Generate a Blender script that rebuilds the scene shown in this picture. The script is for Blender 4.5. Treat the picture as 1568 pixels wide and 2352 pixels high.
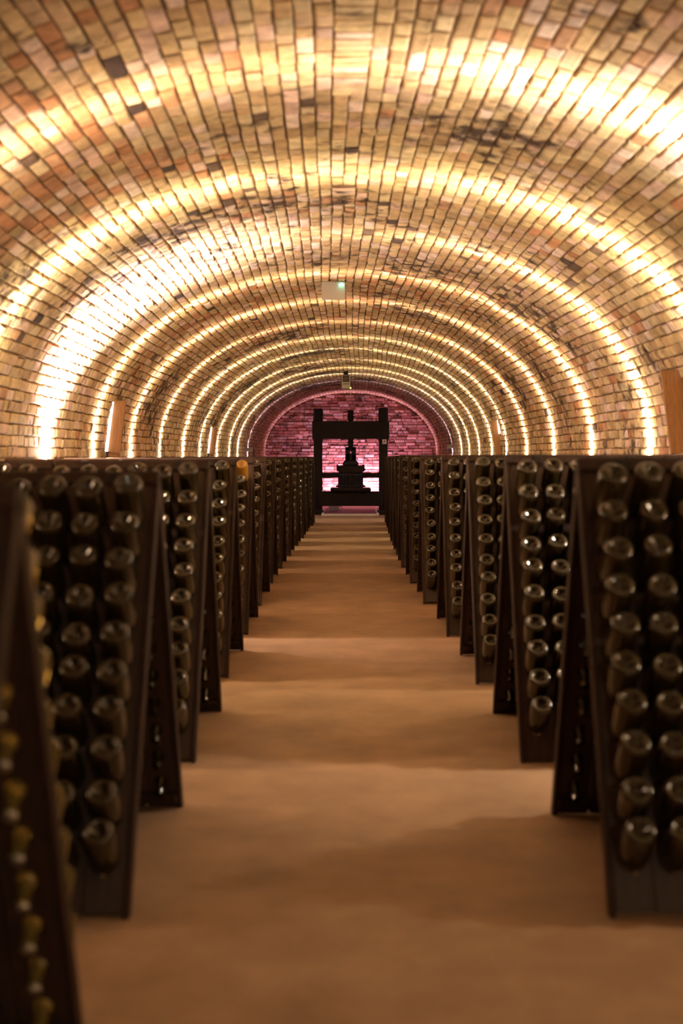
import bpy, math, random
import numpy as np
from mathutils import Vector, Matrix, noise

random.seed(7)
SC = bpy.context.scene
COL = SC.collection
for o in list(bpy.data.objects):
    bpy.data.objects.remove(o)

# ------------------------------------------------------------------ camera, world, exposure
H = 1.45                      # eye height
FPX = 2940.0                  # focal length in pixels of the 1568 x 2352 frame (45 mm)
VPX, VPY = 805.0, 1047.0      # where the tunnel axis meets the frame
cd = bpy.data.cameras.new('camera')
cam = bpy.data.objects.new('camera', cd); COL.objects.link(cam)
cam.location = (0, 0, H); cam.rotation_euler = (math.pi/2, 0, 0)
cd.sensor_fit = 'AUTO'; cd.sensor_width = 36.0; cd.lens = 45.0
cd.shift_x = -(VPX-784)/2352; cd.shift_y = -(1176-VPY)/2352
cd.clip_start = 0.05; cd.clip_end = 200
cd.dof.use_dof = True; cd.dof.focus_distance = 19.0; cd.dof.aperture_fstop = 1.7
SC.camera = cam

w = bpy.data.worlds.new('cellar_dark'); SC.world = w; w.use_nodes = True
w.node_tree.nodes['Background'].inputs[0].default_value = (0.02, 0.02, 0.03, 1)
w.node_tree.nodes['Background'].inputs[1].default_value = 0.0
vs = SC.view_settings
vs.view_transform = 'Standard'; vs.look = 'None'; vs.gamma = 1.0; vs.use_curve_mapping = False
vs.exposure = 0.45
SC.cycles.use_denoising = True
SC.cycles.max_bounces = 8
SC.cycles.sample_clamp_indirect = 6.0

# ------------------------------------------------------------------ the place: shared measures
W = 2.54                      # half width of the vault
Z0, B = 1.52, 1.80            # springing height and rise
NEXP = 2.1
YEND, YBACK = 37.9, -8.0
CXY = [(-8, .07), (4.2, .07), (9.5, -.01), (14.5, -.10), (18.5, -.11), (21.3, -.087), (26.5, -.03), (38, 0)]
def cx(y):
    for (a, va), (b, vb) in zip(CXY, CXY[1:]):
        if y <= b:
            t = max(0, (y-a)/(b-a)); t = t*t*(3-2*t)
            return va+(vb-va)*t
    return CXY[-1][1]
# arc-length table of the vault profile (left springing to right springing)
_t = np.linspace(0, math.pi, 4001)
_c, _s = np.cos(_t), np.sin(_t)
PX = -np.sign(_c)*np.abs(_c)**(2/NEXP)*W
PZ = Z0+np.abs(_s)**(2/NEXP)*B
_d = np.concatenate([[0], np.cumsum(np.hypot(np.diff(PX), np.diff(PZ)))])
ARC = float(_d[-1])
def prof(s):
    return float(np.interp(s, _d, PX)), float(np.interp(s, _d, PZ))
def prof_n(s):
    x0, z0 = prof(max(0, s-.03)); x1, z1 = prof(min(ARC, s+.03))
    tx, tz = x1-x0, z1-z0; l = math.hypot(tx, tz)
    return tz/l, -tx/l           # inward normal
def project(p):
    y = max(p[1], .05)
    return VPX+FPX*p[0]/y, VPY-FPX*(p[2]-H)/y

# ------------------------------------------------------------------ helpers
def mat(name, color=(.5, .5, .5), rough=.6, spec=.5, metal=0.0, bump=0.0, bscale=40.0, var=0.0, vscale=6.0,
        attr=None, trans=0.0, emit=None, estr=0.0, ior=1.45, stretch=(1, 1, 1), coat=0.0):
    m = bpy.data.materials.new(name); m.use_nodes = True
    nt = m.node_tree; b = nt.nodes['Principled BSDF']
    b.inputs['Roughness'].default_value = rough
    b.inputs['Metallic'].default_value = metal
    b.inputs['Specular IOR Level'].default_value = spec
    b.inputs['Transmission Weight'].default_value = trans
    b.inputs['IOR'].default_value = ior
    b.inputs['Coat Weight'].default_value = coat
    tc = nt.nodes.new('ShaderNodeTexCoord')
    mp = nt.nodes.new('ShaderNodeMapping'); mp.inputs['Scale'].default_value = stretch
    nt.links.new(tc.outputs['Object'], mp.inputs['Vector'])
    if attr:
        a = nt.nodes.new('ShaderNodeAttribute'); a.attribute_name = attr
        src = a.outputs['Color']
    else:
        r = nt.nodes.new('ShaderNodeRGB'); r.outputs[0].default_value = (*color, 1); src = r.outputs[0]
    if var > 0:
        n = nt.nodes.new('ShaderNodeTexNoise'); n.inputs['Scale'].default_value = vscale
        n.inputs['Detail'].default_value = 6; n.inputs['Roughness'].default_value = .65
        nt.links.new(mp.outputs[0], n.inputs['Vector'])
        mr = nt.nodes.new('ShaderNodeMapRange')
        mr.inputs['From Min'].default_value = .3; mr.inputs['From Max'].default_value = .7
        mr.inputs['To Min'].default_value = 1-var; mr.inputs['To Max'].default_value = 1+var
        nt.links.new(n.outputs['Fac'], mr.inputs['Value'])
        mx = nt.nodes.new('ShaderNodeVectorMath'); mx.operation = 'SCALE'
        nt.links.new(src, mx.inputs[0]); nt.links.new(mr.outputs[0], mx.inputs['Scale'])
        src = mx.outputs[0]
    nt.links.new(src, b.inputs['Base Color'])
    if bump > 0:
        n2 = nt.nodes.new('ShaderNodeTexNoise'); n2.inputs['Scale'].default_value = bscale
        n2.inputs['Detail'].default_value = 5
        nt.links.new(mp.outputs[0], n2.inputs['Vector'])
        bp = nt.nodes.new('ShaderNodeBump'); bp.inputs['Strength'].default_value = bump
        bp.inputs['Distance'].default_value = .01
        nt.links.new(n2.outputs['Fac'], bp.inputs['Height']); nt.links.new(bp.outputs[0], b.inputs['Normal'])
    if emit:
        b.inputs['Emission Color'].default_value = (*emit, 1); b.inputs['Emission Strength'].default_value = estr
    return m

class MB:
    """collects shapes, then links them as ONE mesh object"""
    def __init__(s): s.v = []; s.f = []; s.c = []
    def add(s, vs_, fs, col=None):
        n = len(s.v); s.v.extend(vs_); s.f.extend([tuple(i+n for i in f) for f in fs])
        if col is not None: s.c.extend([col]*len(fs))
    def box(s, x0, x1, y0, y1, z0, z1, bev=0.0):
        b = min(bev, (x1-x0)*.45, (y1-y0)*.45, (z1-z0)*.45)
        if b <= 0:
            s.add([(x0,y0,z0),(x1,y0,z0),(x1,y1,z0),(x0,y1,z0),(x0,y0,z1),(x1,y0,z1),(x1,y1,z1),(x0,y1,z1)],
                  [(0,3,2,1),(4,5,6,7),(0,1,5,4),(1,2,6,5),(2,3,7,6),(3,0,4,7)]); return
        def ring(z, i):
            return [(x0+i+b,y0+i,z),(x1-i-b,y0+i,z),(x1-i,y0+i+b,z),(x1-i,y1-i-b,z),(x1-i-b,y1-i,z),(x0+i+b,y1-i,z),(x0+i,y1-i-b,z),(x0+i,y0+i+b,z)]
        s.loft([ring(z0, b*.6), ring(z0+b, 0), ring(z1-b, 0), ring(z1, b*.6)])
    def loft(s, rings, cap=True):
        n = len(rings[0]); vs_ = [p for r in rings for p in r]; fs = []
        for k in range(len(rings)-1):
            for i in range(n):
                j = (i+1) % n; fs.append((k*n+i, k*n+j, (k+1)*n+j, (k+1)*n+i))
        if cap:
            fs.append(tuple(range(n-1, -1, -1))); fs.append(tuple((len(rings)-1)*n+i for i in range(n)))
        s.add(vs_, fs)
    def lathe(s, pr, n=20, c=(0, 0, 0)):
        s.loft([[(c[0]+r*math.cos(2*math.pi*i/n), c[1]+r*math.sin(2*math.pi*i/n), c[2]+z) for i in range(n)] for r, z in pr])
    def tube(s, pts, r, n=6):
        rings = []
        for i, p in enumerate(pts):
            a = Vector(pts[max(0, i-1)]); b = Vector(pts[min(len(pts)-1, i+1)])
            d = (b-a).normalized(); u = d.cross(Vector((0, 0, 1)) if abs(d.z) < .9 else Vector((1, 0, 0))).normalized(); v = d.cross(u)
            rings.append([tuple(Vector(p)+r*(u*math.cos(2*math.pi*k/n)+v*math.sin(2*math.pi*k/n))) for k in range(n)])
        s.loft(rings)
    def mesh(s, name, m, smooth=False):
        me = bpy.data.meshes.new(name); me.from_pydata(s.v, [], s.f)
        if s.c:
            a = me.attributes.new('tint', 'FLOAT_COLOR', 'FACE')
            a.data.foreach_set('color', np.array([(*c, 1) for c in s.c], dtype=np.float32).ravel())
        me.materials.append(m)
        if smooth: me.polygons.foreach_set('use_smooth', [True]*len(me.polygons))
        return me
    def build(s, name, m, parent=None, smooth=False, loc=None):
        return link(name, s.mesh(name, m, smooth), parent, loc)
def link(name, data, parent=None, loc=None):
    o = bpy.data.objects.new(name, data); COL.objects.link(o)
    if parent: o.parent = parent
    if loc is not None: o.location = loc
    return o
def tag(o, label=None, cat=None, group=None, kind=None):
    for k, v in (('label', label), ('category', cat), ('group', group), ('kind', kind)):
        if v: o[k] = v
    return o
def struct(o, label, cat):
    return tag(o, label, cat, kind='structure')

# ------------------------------------------------------------------ materials
M = dict(
    brick=mat('brick_face', rough=.85, spec=.25, attr='tint', var=.40, vscale=7, bump=.6, bscale=45),
    mortar=mat('old_mortar', (.17, .108, .06), rough=.95, spec=.1, var=.3, vscale=9, bump=.5, bscale=60),
    floor=mat('worn_concrete', (.31, .20, .12), rough=.6, spec=.3, var=.24, vscale=2.6, bump=.25, bscale=70),
    wood=mat('dark_stained_oak', (.034, .018, .012), rough=.5, spec=.35, var=.35, vscale=9, bump=.25, bscale=30, stretch=(6, .6, 6)),
    wood2=mat('dark_oak_batten', (.030, .016, .011), rough=.65, spec=.2, var=.3, vscale=9, stretch=(6, .6, 6)),
    iron=mat('black_iron', (.02, .018, .018), rough=.5, spec=.4, metal=.6),
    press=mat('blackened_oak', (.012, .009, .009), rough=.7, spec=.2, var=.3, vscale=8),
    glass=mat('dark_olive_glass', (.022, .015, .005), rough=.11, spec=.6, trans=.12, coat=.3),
    glow=mat('olive_glass_backlit_tint', (.40, .29, .07), rough=.12, spec=.5, trans=.75),  # bright copy of the dark glass, light shining through put into its colour
    amber=mat('amber_glass', (.75, .42, .06), rough=.2, spec=.5, trans=.45),
    cap=mat('crown_cap_steel', (.45, .4, .33), rough=.35, metal=.9),
    board=mat('pale_pine_board', (.33, .16, .06), rough=.6, var=.3, vscale=10, stretch=(8, 8, .8)),
    pale=mat('pale_plastic', (.52, .50, .45), rough=.5),
    white=mat('white_paint', (.75, .7, .66), rough=.6),
    black=mat('black_plastic', (.02, .02, .02), rough=.35),
    green=mat('green_led', (.1, .8, .4), emit=(.25, 1, .65), estr=4.0),
    lime=mat('lime_led', (.4, .8, .1), emit=(.55, 1, .1), estr=3.0),
    lens=mat('lamp_lens', (1, .9, .75), emit=(1, .8, .55), estr=6.0),
    tube=mat('lamp_tube_glow', (1, .95, .9), emit=(1, .85, .75), estr=2.5),
    cable=mat('dark_cable', (.05, .035, .03), rough=.6),
    red=mat('dark_red_floor', (.22, .07, .06), rough=.7, var=.3, vscale=5),
    paper=mat('notice_paper', (.8, .75, .68), rough=.8),
    ink=mat('notice_ink', (.1, .1, .12), rough=.8),
)

def add_soot(m):
    """old soot and damp stains that lie over the bricks in patches of their own shape"""
    nt = m.node_tree; b = nt.nodes['Principled BSDF']
    src = b.inputs['Base Color'].links[0].from_socket
    g = nt.nodes.new('ShaderNodeNewGeometry')
    for mp in [n for n in nt.nodes if n.type == 'MAPPING']:
        nt.links.new(g.outputs['Position'], mp.inputs['Vector'])
    def nz(scale, off, det):
        v = nt.nodes.new('ShaderNodeVectorMath'); v.operation = 'ADD'; v.inputs[1].default_value = off
        nt.links.new(g.outputs['Position'], v.inputs[0])
        n = nt.nodes.new('ShaderNodeTexNoise'); n.inputs['Scale'].default_value = scale; n.inputs['Detail'].default_value = det
        nt.links.new(v.outputs[0], n.inputs['Vector']); return n.outputs['Fac']
    a = nt.nodes.new('ShaderNodeMath'); a.operation = 'MULTIPLY_ADD'; a.inputs[1].default_value = 1.1
    nt.links.new(nz(.75, (3, 1, 7), 2), a.inputs[0]); nt.links.new(nz(7.5, (0, 5, 2), 4), a.inputs[2])
    mr = nt.nodes.new('ShaderNodeMapRange'); mr.inputs['From Min'].default_value = 1.14; mr.inputs['From Max'].default_value = 1.30
    nt.links.new(a.outputs[0], mr.inputs['Value'])
    mx = nt.nodes.new('ShaderNodeMix'); mx.data_type = 'RGBA'
    nt.links.new(mr.outputs[0], mx.inputs['Factor']); nt.links.new(src, mx.inputs['A'])
    mx.inputs['B'].default_value = (.075, .052, .04, 1)
    nt.links.new(mx.outputs['Result'], b.inputs['Base Color'])
add_soot(M['brick'])

# ------------------------------------------------------------------ lamps: flat blades of light across the vault
def blade_light(name, loc, power, color, sigma, skirt=.05, sw=.5, radius=.06, own=(.30, .92, .16)):
    ld = bpy.data.lights.new(name, 'POINT'); ld.energy = power; ld.color = color; ld.shadow_soft_size = radius
    ld.use_nodes = True; nt = ld.node_tree; em = nt.nodes['Emission']
    g = nt.nodes.new('ShaderNodeNewGeometry'); sp = nt.nodes.new('ShaderNodeSeparateXYZ')
    nt.links.new(g.outputs['Incoming'], sp.inputs[0])
    def mth(op, a, b=None):
        n = nt.nodes.new('ShaderNodeMath'); n.operation = op
        for i, q in enumerate((a, b)):
            if q is None: continue
            if isinstance(q, (int, float)): n.inputs[i].default_value = q
            else: nt.links.new(q, n.inputs[i])
        return n.outputs[0]
    sq = mth('MULTIPLY', sp.outputs['Y'], sp.outputs['Y'])
    g1 = mth('ADD', mth('EXPONENT', mth('MULTIPLY', sq, -1/(sigma*sigma))), mth('MULTIPLY', mth('EXPONENT', mth('MULTIPLY', sq, -1/(7*sigma*sigma))), .25))
    g2 = mth('MULTIPLY', mth('EXPONENT', mth('MULTIPLY', sq, -1/(sw*sw))), skirt)
    mr = nt.nodes.new('ShaderNodeMapRange'); mr.interpolation_type = 'SMOOTHSTEP'      # the housing throws its light upwards only
    mr.inputs['From Min'].default_value = -.02; mr.inputs['From Max'].default_value = .10
    nt.links.new(sp.outputs['Z'], mr.inputs['Value'])
    mo = nt.nodes.new('ShaderNodeMapRange'); mo.interpolation_type = 'SMOOTHSTEP'      # strongest along its own side of the vault
    mo.inputs['From Min'].default_value = own[0]; mo.inputs['From Max'].default_value = own[1]
    mo.inputs['To Min'].default_value = own[2]; mo.inputs['To Max'].default_value = 1.0
    nt.links.new(sp.outputs['Z'], mo.inputs['Value'])
    g1 = mth('MULTIPLY', g1, mo.outputs[0])
    low = mth('ADD', mth('MULTIPLY', mr.outputs[0], -.6), 1.6)          # a little spill escapes below
    nt.links.new(mth('ADD', mth('MULTIPLY', g1, mr.outputs[0]), mth('MULTIPLY', g2, low)), em.inputs['Strength'])
    o = bpy.data.objects.new(name, ld); COL.objects.link(o); o.location = loc
    return o
WARM = (1.0, .76, .50); GOLD = (1.0, .79, .51); ORNG = (1.0, .68, .43); WHIT = (1.0, .84, .68); VIOL = (.80, .60, 1.0)
#  y, power left/right, colour left/right, sigma left/right
PKW = (1.0, .80, .74)
RINGS = [(-5.4, 45, 45, WARM, WARM, .08, .08), (-3.1, 30, 36, WARM, WARM, .08, .08), (-.8, 22, 34, WARM, WARM, .08, .08),
         (1.5, 20, 36, ORNG, WARM, .08, .08), (3.8, 16, 42, ORNG, WARM, .08, .08),
         (6.1, 68, 140, ORNG, WHIT, .085, .10), (8.4, 105, 115, GOLD, GOLD, .085, .085), (10.75, 250, 100, PKW, WARM, .50, .07),
         (12.95, 95, 85, WARM, ORNG, .065, .065), (15.3, 90, 80, ORNG, ORNG, .06, .06), (17.65, 65, 75, ORNG, ORNG, .055, .06),
         (20.0, 85, 85, GOLD, GOLD, .055, .055), (22.2, 85, 90, GOLD, GOLD, .05, .05), (24.65, 85, 85, GOLD, GOLD, .05, .05),
         (26.95, 85, 85, GOLD, GOLD, .048, .048), (28.9, 75, 75, WHIT, WHIT, .045, .045), (31.6, 20, 20, VIOL, VIOL, .04, .04)]
PW = 14.5
up = MB(); up.box(-.035, .035, -.06, .06, -.06, .03, .008)
upm = up.mesh('housing', M['black'])
le = MB(); le.box(-.025, .025, -.05, .05, .030, .034)
lem = le.mesh('lens', M['lens'])
br = MB(); br.box(-.012, .012, -.02, .02, -.9, -.055)
brm = br.mesh('conduit', M['iron'])
def uplight(x, y, z, lb):
    r = link('blade_uplight', None, None, (x, y, z))
    tag(r, 'small black uplight behind the racks, '+lb, 'lamp', 'uplights along both walls')
    link('housing', upm, r); link('lens', lem, r); link('conduit', brm, r)
    return r
ORD = ['first', 'second', 'third', 'fourth', 'fifth', 'sixth', 'seventh', 'eighth', 'ninth', 'tenth', 'eleventh', 'twelfth', 'thirteenth',
       'fourteenth', 'fifteenth', 'sixteenth', 'seventeenth']
for ri, (y, pl, pr_, cl, cr, sl, sr) in enumerate(RINGS):
    for sd, p, c, sg in ((-1, pl, cl, sl), (1, pr_, cr, sr)):
        yy = y+random.uniform(-.05, .05)
        X = cx(yy)+sd*(W-.085); Z = 1.36
        uplight(X, yy, Z, ORD[len(RINGS)-1-ri]+' from the press on the '+('left' if sd < 0 else 'right')+' wall facing it')
        blade_light('blade_light', (X-sd*.03, yy, Z+.09), p*PW, c, sg*1.2, own=(.60, .98, .02) if sg > .3 else (.40, .92, .09))
# pendant lamp over the entrance behind the viewer, mirrored in every bottle
pl_ = link('pendant_lamp', None, None, (1.25, -3.0, 2.72)); tag(pl_, 'enamel pendant lamp hanging over the entrance of the vault', 'lamp')
m = MB(); m.lathe([(.02, .16), (.03, .10), (.12, .05), (.16, -.02), (.155, -.02), (.11, .045), (.02, .09)], 24); m.build('shade', M['white'], pl_, True)
m = MB(); m.lathe([(.004, -.05), (.035, -.03), (.05, 0), (.035, .04), (.02, .07)], 16); m.build('bulb', M['lens'], pl_, True)
m = MB(); m.tube([(0, 0, .15), (0, 0, .35)], .006); m.build('cord', M['cable'], pl_)
ld = bpy.data.lights.new('pendant_light', 'POINT'); ld.energy = 170; ld.color = (1, .78, .5); ld.shadow_soft_size = .05
o = bpy.data.objects.new('pendant_light', ld); COL.objects.link(o); o.location = (1.25, -3.0, 2.62)
# pink wall washers behind the press
PINK = (1.0, .47, .74)
pink_lens = mat('pink_lens', (1, .5, .7), emit=(1, .5, .7), estr=5)
for (x, y, p, lb) in ((-.36, 37.30, 135, 'behind the press, nearer its left post'), (.60, 37.30, 230, 'behind the press, nearer its right post'),
                  (-1.75, 37.45, 9, 'in the left corner'), (1.75, 37.45, 9, 'in the right corner')):
    r = link('floor_washer', None, None, (x, y, 0))
    tag(r, 'low black washer lamp at the pink end wall '+lb, 'lamp', 'floor washers at the end wall')
    m = MB(); m.box(-.12, .12, -.07, .07, 0, .24, .01); m.build('housing', M['black'], r)
    m = MB(); m.box(-.10, .10, -.05, .05, .24, .244); m.build('lens', pink_lens, r)
    ld = bpy.data.lights.new('wash_light', 'SPOT'); ld.energy = p; ld.color = PINK; ld.shadow_soft_size = .05
    ld.spot_size = math.radians(165); ld.spot_blend = .6
    o = bpy.data.objects.new('wash_light', ld); COL.objects.link(o); o.location = (x, y, .32)
    o.rotation_euler = Vector((0, -.75, -.66)).to_track_quat('Z', 'Y').to_euler()

# ------------------------------------------------------------------ floor and vault shell
def strip_mesh(name, rows, m, smooth=True):
    b = MB(); n = len(rows[0])
    vs_ = [p for r in rows for p in r]
    fs = [(i*n+j, i*n+j+1, (i+1)*n+j+1, (i+1)*n+j) for i in range(len(rows)-1) for j in range(n-1)]
    b.add(vs_, fs); return b.build(name, m, None, smooth)
ys = np.linspace(YBACK, YEND+.05, 93)
floor = strip_mesh('floor', [[(cx(y)-W-.1, y, 0), (cx(y), y, 0), (cx(y)+W+.1, y, 0)] for y in ys], M['floor'])
struct(floor, 'smooth brown concrete aisle floor between the rows of racks', 'floor')
NS = 61
ceil_ = strip_mesh('ceiling', [[(cx(y)+prof(s)[0], y, prof(s)[1]) for s in np.linspace(0, ARC, NS)] for y in ys], M['mortar'])
struct(ceil_, 'low barrel vault of tan and reddish bricks crossed by bands of light', 'ceiling')
walls = {}
for sd, nm in ((-1, 'wall_left'), (1, 'wall_right')):
    o = strip_mesh(nm, [[(cx(y)+sd*W, y, 0), (cx(y)+sd*W, y, Z0)] for y in ys], M['mortar'])
    walls[sd] = struct(o, 'upright tan brick wall carrying the vault, '+('left' if sd < 0 else 'right')+' of the aisle facing the press', 'wall')
def half_section(name, y):
    b = MB(); pts = [(cx(y)-W, y, 0)]+[(cx(y)+prof(s)[0], y, prof(s)[1]) for s in np.linspace(0, ARC, 61)]+[(cx(y)+W, y, 0)]
    b.add(pts, [tuple(range(len(pts)))]); return b.build(name, M['mortar'])
wall_end = struct(half_section('wall_end', YEND), 'rough brick end wall behind the press glowing pink', 'wall')
wall_back = struct(half_section('wall_back', YBACK), 'plain wall closing the tunnel behind the viewer', 'wall')

# ------------------------------------------------------------------ bricks
TAN = [(.58, .44, .24), (.51, .37, .20), (.60, .48, .29), (.46, .32, .17), (.54, .39, .24)]
RED = [(.48, .25, .13), (.43, .22, .11), (.52, .31, .18)]
DRK = [(.07, .05, .045), (.12, .08, .06), (.16, .11, .08)]
PNK = [(.62, .44, .34), (.66, .52, .42)]
def brick_tint(s, y, red_bias=0.0):
    n = noise.noise(Vector((s*.55, y*.33, 3.1)))*.7+noise.noise(Vector((s*1.9, y*1.1, 7.7)))*.5
    k = noise.noise(Vector((s*1.3+9, y*.55, 1.7)))+.35*noise.noise(Vector((s*4, y*2.5, 5)))
    r = random.random()
    crown = math.exp(-((s-ARC/2-.25)/.8)**2)
    if r < .006+.16*max(0, k-.30)+.01*crown: c = random.choice(DRK)
    elif r < .05+.6*max(0, n+red_bias-.05): c = random.choice(RED)
    elif r < .20+.65*max(0, n+red_bias): c = random.choice(PNK)
    else: c = random.choice(TAN)
    j = random.uniform(.82, 1.15)
    return tuple(min(.9, q*j) for q in c)
def put(pieces, quad_fn, s0, s1, y0, y1, col, prot, ch=.010):
    """a brick as a chamfered block: quad_fn(s, y, inward offset) -> world point"""
    jx = [random.uniform(-.006, .006) for _ in range(8)]
    ds = random.uniform(-.005, .005); s0 += ds; s1 += ds
    tl = random.uniform(-.002, .002)
    base = [quad_fn(s0, y0, -.004), quad_fn(s1, y0, -.004), quad_fn(s1, y1, -.004), quad_fn(s0, y1, -.004)]
    mid = [quad_fn(s0+jx[0]*.5, y0+jx[1], prot*.55), quad_fn(s1+jx[2]*.5, y0+jx[3], prot*.55), quad_fn(s1+jx[4]*.5, y1+jx[5], prot*.55), quad_fn(s0+jx[6]*.5, y1+jx[7], prot*.55)]
    frt = [quad_fn(s0+ch, y0+ch, prot+tl), quad_fn(s1-ch, y0+ch, prot-tl), quad_fn(s1-ch, y1-ch, prot-tl), quad_fn(s0+ch, y1-ch, prot+tl)]
    vs_ = base+mid+frt
    fs = [(8, 9, 10, 11)]+[(i, (i+1) % 4, 4+(i+1) % 4, 4+i) for i in range(4)]+[(4+i, 4+(i+1) % 4, 8+(i+1) % 4, 8+i) for i in range(4)]
    pieces.append((vs_, fs, col))
def area_px(q):
    p = [project(v) for v in q]
    if any(not (0 <= a <= 1568 and 0 <= b <= VPY+5) for a, b in p): return 0
    return abs(sum(p[i][0]*p[(i+1) % 4][1]-p[(i+1) % 4][0]*p[i][1] for i in range(4)))/2
def emit_bricks(pieces, parent, name_rest, nmax=300):
    order = sorted(range(len(pieces)), key=lambda i: -area_px(pieces[i][0][8:12]))
    big = set(i for i in order[:nmax] if area_px(pieces[i][0][8:12]) > 0) if nmax else set()
    rest = MB()
    for i, (v, f, c) in enumerate(pieces):
        if i in big:
            ctr = [sum(p[k] for p in v)/len(v) for k in range(3)]
            b = MB(); b.add([tuple(p[k]-ctr[k] for k in range(3)) for p in v], f, c); b.build('brick', M['brick'], parent, False, ctr)
        else: rest.add(v, f, c)
    o = rest.build(name_rest, M['brick'], parent); o['kind'] = 'stuff'
    return o
YB0 = 2.0                       # bricks are laid one by one from here to the end wall
def vault_pt(s, y, off):
    s = s+.018*noise.noise(Vector((s*.8, y*.45, 11.0)))*math.sin(math.pi*max(0, min(1, s/ARC)))
    x, z = prof(s); nx, nz = prof_n(s)
    return (cx(y)+x+nx*off, y, z+nz*off)
NC = int(round(ARC/.086)); PIT = ARC/NC; JT = .011
KEY = [(2.0, 6.55), (8.9, 9.3), (12.0, 12.6), (17.2, 18.1)]     # crown stretches closed with bricks laid crosswise
pieces = []
for c in range(NC):
    s0, s1 = c*PIT, (c+1)*PIT
    y = YB0-random.random()*.25
    nearkey = c in (NC//2-1, NC//2)
    while y < YEND-.02:
        l = random.choice((.15, .15, .15, .20, .22, .29))+random.uniform(-.01, .01)
        y1 = min(y+l, YEND)
        if not (nearkey and any(a-.1 < y+l*.5 < b for a, b in KEY)):
            d = .0125+random.uniform(-.005, .005)
            col = brick_tint((s0+s1)/2, y, .46 if ((s0+s1)/2 < ARC*.42 and y < 7.6) else (.16 if 12 < y < 19 else -.04))
            if random.random() < .012: d = .002
            put(pieces, vault_pt, s0+.006, s1-.006, y+.008, y1-.008, col, d)
        y = y1
for a, b in KEY:
    y = a
    while y < b:
        l = .082+random.uniform(-.006, .006); s0 = (NC//2-1)*PIT; s1 = (NC//2+1)*PIT
        put(pieces, vault_pt, s0+.004, s1-.004, y+.004, y+l-.004, brick_tint(s0, y, .05), .016+random.uniform(-.004, .004), .004)
        y += l
emit_bricks(pieces, ceil_, 'bricks', 300)
# upright walls below the springing
for sd in (-1, 1):
    pieces = []
    fn = lambda s, y, off, sd=sd: (cx(y)+sd*(W-off), y, s)
    nC = 17
    for c in range(nC):
        y = YB0-random.random()*.25
        while y < YEND-.02:
            l = random.choice((.15, .29, .29))+random.uniform(-.01, .01); y1 = min(y+l, YEND)
            put(pieces, fn, c*Z0/nC+JT/2, (c+1)*Z0/nC-JT/2, y+JT/2, y1-JT/2, brick_tint(0 if sd < 0 else ARC, y, -.05), .014+random.uniform(-.004, .005))
            y = y1
    if sd > 0: pieces = [(v, [tuple(reversed(q)) for q in f], c) for v, f, c in pieces]
    emit_bricks(pieces, walls[sd], 'bricks', 0)
# end wall
pieces = []
EC = [(.42, .21, .17), (.36, .17, .14), (.50, .31, .26), (.30, .14, .11), (.55, .40, .35)]
fn = lambda s, x, off: (x, YEND-off, s)
zc = 0.0
while zc < Z0+B-.05:
    h = .088
    zm = zc+h
    half = W if zm < Z0 else W*max(0, 1-((zm-Z0)/B)**NEXP)**(1/NEXP)
    x = -half-random.random()*.2
    while x < half:
        l = random.choice((.15, .29, .29))+random.uniform(-.015, .015)
        xa, xb = max(x, -half), min(x+l, half)
        if xb-xa > .04:
            k = noise.noise(Vector((x*1.2, zc*2.0, 4.4)))
            col = random.choice(EC); j = random.uniform(.75, 1.15)*(1+.5*k)
            put(pieces, fn, zc+.007, zc+h-.007, xa+.007, xb-.007, tuple(q*j for q in col), .022+random.uniform(-.014, .018))
        x += l
    zc += h
pieces = [(v, [tuple(reversed(q)) for q in f], c) for v, f, c in pieces]
emit_bricks(pieces, wall_end, 'bricks', 300)

# ------------------------------------------------------------------ riddling racks
K = FPX*H*1e-4                 # floor distance for 1e4/dy
LF = [4.55, 9.41, 14.2, 19.6, 24.35, 29.0, 34.2, 38.6, 43.3, 48.3, 52.8, 57.5, 62.15]
LB = [7.40, 12.45, 17.1, 22.4, 27.05, 32.1, 36.6, 41.3, 46.1, 50.8, 55.4, 59.9, 64.6]
LA = [.452, .478, .505, .550, .573, .594, .610, .607, .594, .582, .567, .560, .530]
LZ = [.955, .955, .978, .98, .982, .982, .982, .982, .982, .982, .982, .982, .982]
RF = [9.43, 14.18, 19.05, 24.06, 29.35, 34.1, 38.9, 43.9, 48.5, 53.2, 57.9, 62.7]
RB = [12.18, 16.95, 21.9, 26.8, 32.1, 36.8, 41.7, 46.6, 51.1, 56.0, 60.7, 65.4]
RA = [.560, .553, .548, .530, .489, .465, .452, .458, .465, .480, .500, .510]
RZ = [.990, 1.0, 1.0, 1.0, 1.0, 1.0, 1.0, .995, .99, .99, .99, .99]
NCOL, NROW, CP, ED, TH = 6, 10, .127, .020, .034
PW_ = NCOL*CP+2*ED             # panel width
S0, S1 = .132, .906            # first and last hole along the panel
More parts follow.
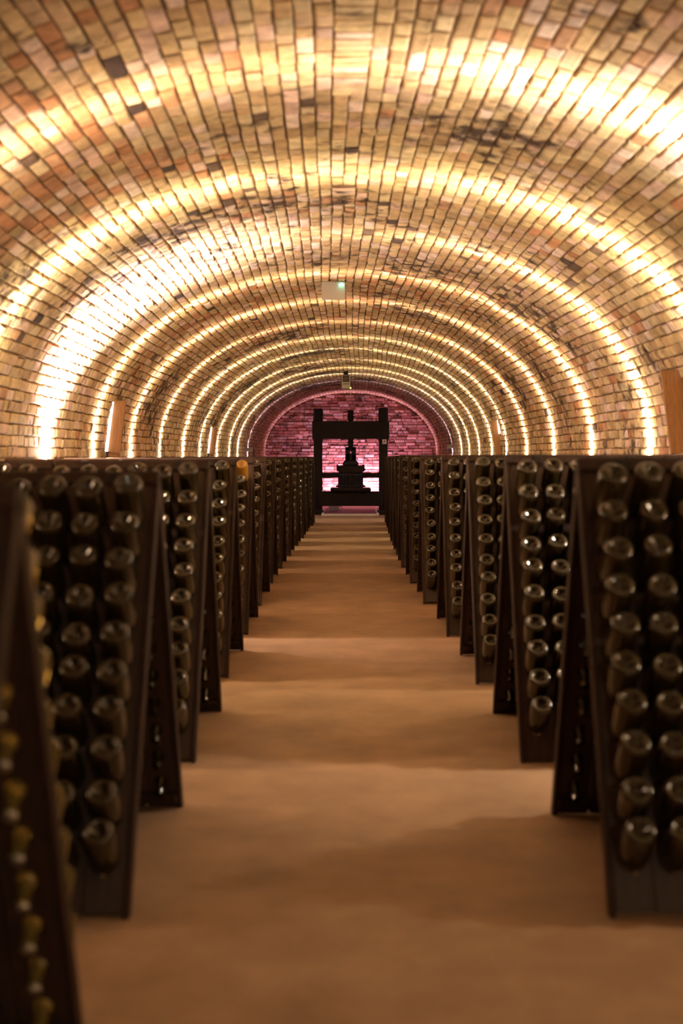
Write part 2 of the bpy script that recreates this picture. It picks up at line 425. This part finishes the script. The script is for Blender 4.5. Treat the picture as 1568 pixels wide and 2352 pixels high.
def plank_mesh(L, nseg=8):
    """one board of a panel, local x across, y down the slope, z outwards; ten real holes"""
    b = MB(); hw = CP/2-.0025
    pitch = (S1-S0)*L/(NROW-1)
    cuts = [0]+[(S0*L+(r-.5)*pitch) for r in range(NROW+1)]+[L]
    for zt, flip in ((0, False), (-TH, True)):
        for a, c in ((cuts[0], cuts[1]), (cuts[-2], cuts[-1])):
            q = [(-hw, a, zt), (hw, a, zt), (hw, c, zt), (-hw, c, zt)]
            b.add(q, [(3, 2, 1, 0)] if not flip else [(0, 1, 2, 3)])
        for r in range(NROW):
            a, c = cuts[r+1], cuts[r+2]; yc = (a+c)/2
            off = 0 if not flip else .014
            inn = [(.027*math.cos(2*math.pi*(i+.5)/8), yc+off+.034*math.sin(2*math.pi*(i+.5)/8), zt) for i in range(8)]
            out = [(hw, (yc+c)/2, zt), (hw*.5, c, zt), (-hw*.5, c, zt), (-hw, (yc+c)/2, zt), (-hw, (yc+a)/2, zt), (-hw*.5, a, zt), (hw*.5, a, zt), (hw, (yc+a)/2, zt)]
            fs = [(i, (i+1) % 8, 8+(i+1) % 8, 8+i) for i in range(8)]
            cor = [(hw, c, zt), (-hw, c, zt), (-hw, a, zt), (hw, a, zt)]
            fs2 = [(8+0, 16, 8+1), (8+2, 17, 8+3), (8+4, 18, 8+5), (8+6, 19, 8+7)]
            fs = [tuple(reversed(f)) for f in fs]+[tuple(f) for f in fs2]
            if flip: fs = [tuple(reversed(f)) for f in fs]
            b.add(inn+out+cor, fs)
    for r in range(NROW):
        yc = (cuts[r+1]+cuts[r+2])/2
        t = [(.027*math.cos(2*math.pi*(i+.5)/8), yc+.034*math.sin(2*math.pi*(i+.5)/8), 0) for i in range(8)]
        u = [(p[0], p[1]+.014, -TH) for p in t]
        b.add(t+u, [(i, (i+1) % 8, 8+(i+1) % 8, 8+i) for i in range(8)])
    q = [(-hw, 0), (hw, 0), (hw, L), (-hw, L)]
    b.add([(x, y, 0) for x, y in q]+[(x, y, -TH) for x, y in q], [(i, (i+1) % 4, 4+(i+1) % 4, 4+i) for i in range(4)])
    return b.mesh('plank', M['wood'])
_cache = {}
def shared(key, fn):
    if key not in _cache: _cache[key] = fn()
    return _cache[key]
def boxmesh(name, m, *a, bev=.004):
    b = MB(); b.box(*a, bev); return b.mesh(name, m)
bott = []                      # (matrix, info)
racks = []
def make_rack(side, k, n, yf, yb, a, zr, outer):
    """side -1/1, k index from the viewer, x of the aisle edge a; panels lean together at the ridge"""
    yr = (yf+yb)/2; hd = (yb-yf)/2
    gap = .012
    xin = a+(PW_+gap if outer else 0)
    xc = side*(xin+PW_/2)
    r = link('riddling_rack', None, None, (xc, yr, 0))
    dirn = 'left' if side < 0 else 'right'
    pos = ORD[n-1-k]
    tag(r, ('wall-side' if outer else 'aisle-side')+' brown wooden A-frame bottle rack, '+pos+' row from the press, '+dirn+' facing it', 'bottle rack', 'wooden riddling racks in rows')
    L = round(math.hypot(hd, zr), 2)
    tau = math.atan2(hd, zr)
    pm = shared(('plank', L), lambda: plank_mesh(L-.02))
    bm = shared(('batten', L), lambda: boxmesh('side_batten', M['wood2'], -ED/2, ED/2, 0, L, -TH-.012, .004))
    rm = shared('rail', lambda: boxmesh('cross_rail', M['wood2'], -PW_/2+ED, PW_/2-ED, -.022, .022, -TH-.026, -TH-.001))
    tm = shared('top', lambda: boxmesh('top_rail', M['wood2'], -PW_/2, PW_/2, -.004, .045, -.002, .016))
    hm = shared('hinge', lambda: boxmesh('hinge', M['iron'], -.022, .022, .002, .05, .002, .020))
    for face in (-1, 1):       # -1 looks down the aisle at the viewer, 1 looks at the press
        # local frame: x across, y down the slope, z outwards
        ydir = Vector((0, face*math.sin(tau), -math.cos(tau)))
        zdir = Vector((0, face*math.cos(tau), math.sin(tau)))
        xdir = ydir.cross(zdir)
        T = Vector((0, face*.012, zr))
        Mx = Matrix(((xdir.x, ydir.x, zdir.x, T.x), (xdir.y, ydir.y, zdir.y, T.y), (xdir.z, ydir.z, zdir.z, T.z), (0, 0, 0, 1)))
        def part(nm, me, x, y, z=0):
            o = link(nm, me, r); o.matrix_local = Mx @ Matrix.Translation((x, y, z)); return o
        for c in range(NCOL): part('plank', pm, (c-(NCOL-1)/2)*CP, 0)
        for s in (-1, 1): part('side_batten', bm, s*(PW_/2-ED/2), 0)
        part('cross_rail', rm, 0, .045); part('cross_rail', rm, 0, L*.95)
        if face < 0:
            part('top_rail', tm, 0, 0)
            for s in (-.24, .24): part('hinge', hm, s, 0)
        pitch = (S1-S0)*(L-.02)/(NROW-1)
        for row in range(NROW):
            for c in range(NCOL):
                lx = (c-(NCOL-1)/2)*CP
                p = Mx @ Vector((lx, S0*(L-.02)+row*pitch, -.006))
                el = math.radians(45+random.uniform(-4.0, 4.0)); yaw = random.uniform(-.03, .03)
                ax = Vector((math.sin(yaw), face*math.cos(el), math.sin(el))).normalized()
                base = Vector((xc, yr, 0))+p+ax*(.212+random.uniform(-.008, .008))
                colA = (NCOL-c if xdir.x*side < 0 else c+1)     # 1 = next to the aisle
                wx = xc+(Mx @ Vector((lx, 0, 0))).x
                colA = 1+int(round((abs(wx)-xin-ED-CP/2)/CP))
                bott.append((base, -ax, side, k, n, face, row, colA, outer))
    racks.append((side, k, yf, yb, a, zr))
for k in range(len(LF)):
    for outer in (False, True):
        make_rack(-1, k, len(LF), K*LF[k], K*LB[k], LA[k]*H, LZ[k]*H, outer)
for k in range(len(RF)):
    for outer in (False, True):
        make_rack(1, k, len(RF), K*RF[k], K*RB[k], RA[k]*H, RZ[k]*H, outer)

# ------------------------------------------------------------------ bottles
RB_ = .049
PROF = [(.004, .030), (.018, .018), (.028, .006), (.034, .0008), (.042, .0015), (.047, .007), (RB_, .018), (RB_, .150), (.0470, .168), (.041, .188),
        (.032, .208), (.024, .226), (.0185, .245), (.0160, .268), (.0150, .284), (.0172, .287), (.0172, .296)]
CAPP = [(.0172, .294), (.0186, .296), (.0186, .303), (.016, .306), (.004, .3065)]
b = MB(); b.lathe(PROF, 28); bme = b.mesh('bottle', M['glass'], True)
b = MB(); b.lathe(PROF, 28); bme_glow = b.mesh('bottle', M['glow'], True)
b = MB(); b.lathe(PROF, 28); bme_amb = b.mesh('bottle', M['amber'], True)
b = MB(); b.lathe(CAPP, 16); cme = b.mesh('crown_cap', M['cap'], True)
def edge_dx(rk, py):
    """how far the aisle edge of a rack reaches towards the axis (in pixels) on the image row py"""
    side, k, yf, yb, a, zr = rk; best = 1e9; yr = (yf+yb)/2
    for yft in (yf, yb):
        # solve py along the panel edge
        lo, hi = 0.0, 1.0
        f = lambda t: VPY-FPX*(zr*(1-t)-H)/(yr+(yft-yr)*t)-py
        if f(0) > 0 or f(1) < 0: continue
        for _ in range(24):
            m_ = (lo+hi)/2
            if f(m_) < 0: lo = m_
            else: hi = m_
        best = min(best, FPX*a/(yr+(yft-yr)*lo))
    return best
inner = {s: sorted([r for r in racks if r[0] == s], key=lambda r: r[1]) for s in (-1, 1)}
inner = {s: [r for i, r in enumerate(v) if i % 2 == 0] for s, v in inner.items()}
cand = []
for i, (base, ax, side, k, n, face, row, colA, outer) in enumerate(bott):
    if base.y < 1.0: continue
    px, py = project(base)
    if not (-25 < px < 1593 and VPY-10 < py < 2380): continue
    dx = abs(px-VPX); vis = True
    for rk in inner[side]:
        if rk[1] < k or (rk[1] == k and face > 0):
            e = edge_dx(rk, py+10)
            if dx > e+max(14, .8*FPX*RB_/base.y): vis = False; break
    if vis: cand.append((FPX*RB_/base.y*(1 if face < 0 else .75), i))
cand.sort(reverse=True)
chosen = [i for _, i in cand[:300]]
chs = set(chosen)
def axis_matrix(base, ax):
    z = ax.normalized(); x = Vector((1, 0, 0)); y = z.cross(x).normalized(); x = y.cross(z)
    return Matrix(((x.x, y.x, z.x, base.x), (x.y, y.y, z.y, base.y), (x.z, y.z, z.z, base.z), (0, 0, 0, 1)))
for i in chosen:
    base, ax, side, k, n, face, row, colA, outer = bott[i]
    amber = side < 0 and k == 4 and row == 0 and colA == 1 and face < 0
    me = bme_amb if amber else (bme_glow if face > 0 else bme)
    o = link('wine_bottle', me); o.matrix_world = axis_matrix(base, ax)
    rk = ('outer ' if outer else '')+'rack'
    lab = '%s bottle%s, %s row, %s column from aisle, %s %s from press, %s' % (
        'amber' if amber else ('olive' if face < 0 else 'backlight-tinted'), '' if face < 0 else ' facing it', ORD[row], ORD[colA-1], ORD[n-1-k], rk,
        'left' if side < 0 else 'right')
    tag(o, lab, 'bottle', 'bottles resting neck down in the racks')
    c = link('crown_cap', cme, o)
# all remaining bottles, too many to single out
P2 = [(.004, .028), (.024, .010), (.036, .0005), (.044, .005), (RB_, .014), (RB_, .155), (.040, .188), (.022, .230), (.0165, .262), (.0165, .300)]
NS2 = 12
loc = np.array([[r*math.cos(2*math.pi*i/NS2), r*math.sin(2*math.pi*i/NS2), z] for r, z in P2 for i in range(NS2)])
fq = np.array([(q*NS2+i, q*NS2+(i+1) % NS2, (q+1)*NS2+(i+1) % NS2, (q+1)*NS2+i) for q in range(len(P2)-1) for i in range(NS2)])
rest = [b_ for i, b_ in enumerate(bott) if i not in chs]
V = np.empty((len(rest), len(loc), 3)); F = np.empty((len(rest), len(fq), 4), dtype=np.int64)
for j, b_ in enumerate(rest):
    m = np.array(axis_matrix(b_[0], b_[1])); V[j] = loc @ m[:3, :3].T+m[:3, 3]; F[j] = fq+j*len(loc)
me = bpy.data.meshes.new('wine_bottles')
nv, nf = V.shape[0]*V.shape[1], F.shape[0]*F.shape[1]
me.vertices.add(nv); me.vertices.foreach_set('co', V.reshape(-1).astype(np.float32))
me.loops.add(nf*4); me.loops.foreach_set('vertex_index', F.reshape(-1).astype(np.int32))
me.polygons.add(nf); me.polygons.foreach_set('loop_start', np.arange(0, nf*4, 4, dtype=np.int32))
me.polygons.foreach_set('use_smooth', np.ones(nf, dtype=bool))
me.update(calc_edges=True); me.validate(); me.materials.append(M['glass'])
tag(link('wine_bottles', me), 'all the smaller dark olive bottles filling the farther riddling racks', 'bottles', 'bottles resting neck down in the racks', 'stuff')

# ------------------------------------------------------------------ the old wine press before the end wall
YP = 31.8
pr = link('wine_press', None, None, (0, YP, 0))
tag(pr, 'tall black wooden screw press standing at the end of the aisle', 'wine press')
for x0, x1, zt in ((-.93, -.69, 2.62), (.69, .93, 2.645)):
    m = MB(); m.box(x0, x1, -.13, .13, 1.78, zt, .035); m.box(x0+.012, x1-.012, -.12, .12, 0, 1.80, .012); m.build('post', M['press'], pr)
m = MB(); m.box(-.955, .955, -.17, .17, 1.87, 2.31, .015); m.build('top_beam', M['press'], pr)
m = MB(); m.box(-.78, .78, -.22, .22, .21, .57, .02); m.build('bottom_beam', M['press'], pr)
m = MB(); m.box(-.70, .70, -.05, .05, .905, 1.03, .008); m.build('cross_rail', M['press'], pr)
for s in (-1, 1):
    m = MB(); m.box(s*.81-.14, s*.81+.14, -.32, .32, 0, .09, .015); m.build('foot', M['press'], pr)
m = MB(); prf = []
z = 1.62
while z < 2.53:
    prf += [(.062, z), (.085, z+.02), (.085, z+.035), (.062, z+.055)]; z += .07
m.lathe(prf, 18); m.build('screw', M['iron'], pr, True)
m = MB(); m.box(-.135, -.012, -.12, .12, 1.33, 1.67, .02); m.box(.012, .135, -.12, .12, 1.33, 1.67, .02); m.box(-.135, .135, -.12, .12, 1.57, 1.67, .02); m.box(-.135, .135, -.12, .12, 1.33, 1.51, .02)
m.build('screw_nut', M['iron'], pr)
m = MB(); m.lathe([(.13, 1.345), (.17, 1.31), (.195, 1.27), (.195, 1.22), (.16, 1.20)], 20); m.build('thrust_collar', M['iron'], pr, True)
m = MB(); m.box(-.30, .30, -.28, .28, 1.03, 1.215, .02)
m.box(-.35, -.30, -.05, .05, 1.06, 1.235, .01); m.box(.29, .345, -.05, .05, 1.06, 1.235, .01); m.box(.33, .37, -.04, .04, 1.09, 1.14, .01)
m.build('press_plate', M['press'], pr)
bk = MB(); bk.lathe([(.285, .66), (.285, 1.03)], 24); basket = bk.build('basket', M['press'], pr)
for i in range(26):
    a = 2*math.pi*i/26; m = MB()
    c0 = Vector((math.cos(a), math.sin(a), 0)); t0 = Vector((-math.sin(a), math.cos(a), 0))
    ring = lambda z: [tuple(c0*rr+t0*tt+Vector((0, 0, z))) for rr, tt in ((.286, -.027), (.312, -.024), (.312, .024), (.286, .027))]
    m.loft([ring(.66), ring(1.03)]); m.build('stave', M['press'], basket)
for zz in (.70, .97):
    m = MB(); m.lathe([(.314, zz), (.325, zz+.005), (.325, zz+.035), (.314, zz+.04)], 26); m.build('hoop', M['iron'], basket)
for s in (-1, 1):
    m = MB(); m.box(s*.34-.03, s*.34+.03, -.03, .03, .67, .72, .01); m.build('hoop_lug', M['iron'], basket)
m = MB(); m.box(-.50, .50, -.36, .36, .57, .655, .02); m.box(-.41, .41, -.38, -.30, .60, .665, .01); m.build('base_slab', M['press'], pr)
ns = link('notice', None, None, (.835, YP-.128, 1.80)); tag(ns, 'small pale paper notice pinned on the post of the press', 'notice')
m = MB(); m.box(-.05, .05, -.004, 0, -.055, .055); m.build('sheet', M['paper'], ns)
m = MB(); m.box(-.012, .002, -.006, -.0035, -.035, .03); m.box(.004, .02, -.006, -.0035, -.01, .035); m.box(-.035, -.022, -.006, -.0035, -.03, .0); m.build('print', M['ink'], ns)
# shallow tray under the press
tr = link('drip_tray', None, None, (0, 30.85, 0)); tag(tr, 'shallow tray with pale raised rim on the floor beneath the press', 'tray')
m = MB(); m.box(-.68, .66, 0, 3.4, .002, .012); m.build('tray_bottom', M['red'], tr)
m = MB(); m.box(-.70, .68, -.03, .03, .0, .055, .006); m.build('rim', M['white'], tr)
for x in (-.68, .66):
    m = MB(); m.box(x-.025, x+.025, .03, 3.4, .0, .055, .006); m.build('rim', M['white'], tr)
bx = link('power_box', None, None, (-.44, 33.4, .012)); tag(bx, 'small grey box with a cable loop lying in the tray', 'box')
m = MB(); m.box(-.125, .125, -.06, .06, 0, .16, .01); m.build('case', M['pale'], bx)
m = MB(); m.tube([(.17+.05*math.cos(a), 0, .07+.05*math.sin(a)) for a in np.linspace(-2.9, 2.9, 20)], .008); m.build('cable_loop', M['white'], bx, True)

# ------------------------------------------------------------------ things fixed to the vault
def sat(s_or_y):
    return s_or_y
CZ = Z0+B
# plate-shaped exit sign seen edge-lit at the crown
es = link('exit_sign', None, None, (cx(13.6)+.0-.09, 13.6, CZ-.02)); tag(es, 'blank pale square sign plate with a green light hanging at the crown', 'sign')
m = MB(); m.box(-.125, .125, -.02, .02, -.19, -.03, .004); m.build('plate', M['pale'], es)
m = MB(); m.box(-.125, .125, -.035, .035, -.03, .0, .006); m.build('housing', M['pale'], es)
m = MB(); m.lathe([(.028, 0), (.025, .012), (.014, .021), (.003, .025)], 16); g = m.build('green_light', M['green'], es, True, (.085, -.04, -.045))
m = MB(); m.box(-.02, .02, -.02, .02, -.005, .06, .004); m.build('bracket', M['iron'], es)
# emergency lamp with round speaker face
el_ = link('emergency_lamp', None, None, (cx(28.2)-.075+.0, 28.2, CZ-.01)); tag(el_, 'boxy pale emergency lamp with round dark face under the crown', 'lamp')
m = MB(); m.box(-.09, .09, -.05, .05, -.375, -.075, .008); m.build('case', M['pale'], el_)
m = MB(); m.box(-.07, .07, -.056, -.048, -.235, -.095, .004); p_ = m.build('face', M['black'], el_)
m = MB(); m.tube([(0, -.062, -.165), (0, -.052, -.165)], .055, 20); m.build('grille', mat('brown_grille', (.13, .09, .06), rough=.7), p_)
m = MB(); m.box(-.065, .065, -.053, -.048, -.285, -.272); m.build('lettering_strip', M['cable'], el_)
m = MB(); m.box(-.05, .05, -.03, .03, -.075, .05, .01); m.build('mount', M['iron'], el_)
m = MB(); m.lathe([(.004, -.018), (.016, -.008), (.018, 0), (.016, .008), (.004, .018)], 12); m.build('status_light', M['lime'], el_, True, (.10, -.03, -.365))
m = MB(); m.tube([(.10, -.02, -.38), (.10, -.02, -.60)], .005); m.build('pull_rod', M['pale'], el_)
# its cable along the vault
pts = []
for q in np.linspace(0, 1, 60):
    s = ARC/2-.05-q*(ARC/2-.1)
    y = 28.15+.10*math.sin(q*9)+.04*math.sin(q*23)-q*.9
    pts.append(vault_pt(s, y, .035))
m = MB(); m.tube(pts, .008, 5); tag(m.build('cable', M['cable'], None, True), 'thin dark cable running down the vault from the emergency lamp', 'cable')
# smoke detector
s_ = ARC/2+1.9
for s_ in (np.interp(1.96, PX[2000:], _d[2000:]),):
    p = vault_pt(float(s_), 35.2, .012); nx, nz = prof_n(float(s_))
    sdct = link('smoke_detector', None, None, p); tag(sdct, 'small white dome sensor on the vault near the end wall', 'sensor')
    sdct.rotation_euler = (0, math.atan2(nx, nz), 0)
    m = MB(); m.lathe([(.06, 0), (.06, .02), (.05, .03)], 18); m.build('base', M['white'], sdct, True)
    m = MB(); m.lathe([(.045, .03), (.04, .06), (.02, .075), (.004, .078)], 18); m.build('dome', M['white'], sdct, True)
# wooden shields on the walls with a small lamp behind each
def shield(side, y, z0, z1, wd, label, tube=(0, 1)):
    X = cx(y)+side*W
    r = link('wall_shield', None, None, (X, y, z0)); tag(r, label, 'wall lamp', 'wooden lamp shields on the walls'); r.rotation_euler = (0, -side*.12, 0)
    m = MB(); m.box(min(-side*.02, -side*wd), max(-side*.02, -side*wd), -.018, .018, 0, z1-z0, .004); m.build('board', M['board'], r)
    if tube:
        h0, h1 = tube[0]*(z1-z0), tube[1]*(z1-z0)
        m = MB(); m.tube([(-side*.022, -.05, h0), (-side*.022, -.05, h1)], .016, 10); m.build('lamp_tube', M['tube'], r, True)
    m = MB(); m.box(min(0, -side*wd*.9), max(0, -side*wd*.9), .018, .10, -.05, -.01, .004); m.build('shelf', M['board'], r)
    m = MB(); m.box(min(0, -side*.03), max(0, -side*.03), -.01, .10, -.45, 0, .004); m.build('conduit', M['iron'], r)
    return r
shield(-1, 13.75, 1.50, 2.06, .16, 'reddish wooden board standing out from wall between two light bands, left facing press')
shield(-1, 23.3, 1.50, 1.98, .13, 'second wooden board on left wall facing press, farther along than the first')
shield(1, 9.45, 1.48, 2.10, .17, 'large brown wooden board on right wall facing press, before the first racks', (.93, 1.04))
shield(1, 20.6, 1.48, 2.03, .12, 'narrow brown wooden board on right wall facing press, halfway down the vault', (.6, 1.0))
# pale junction boxes on the violet band
for sd, zz in ((-1, 1.60), (1, 1.68)):
    y = 31.45; X = cx(y)+sd*(W-.07)
    r = link('junction_box', None, None, (X, y, zz))
    tag(r, 'small pale grey junction box on the '+('left' if sd < 0 else 'right')+' wall facing the press, on the violet band', 'junction box')
    m = MB(); m.box(-.08, .08, -.04, .04, -.045, .045, .006); m.build('case', M['pale'], r)
    m = MB(); m.box(-.08, .08, -.046, -.039, .015, .02); m.build('seam', M['cable'], r)
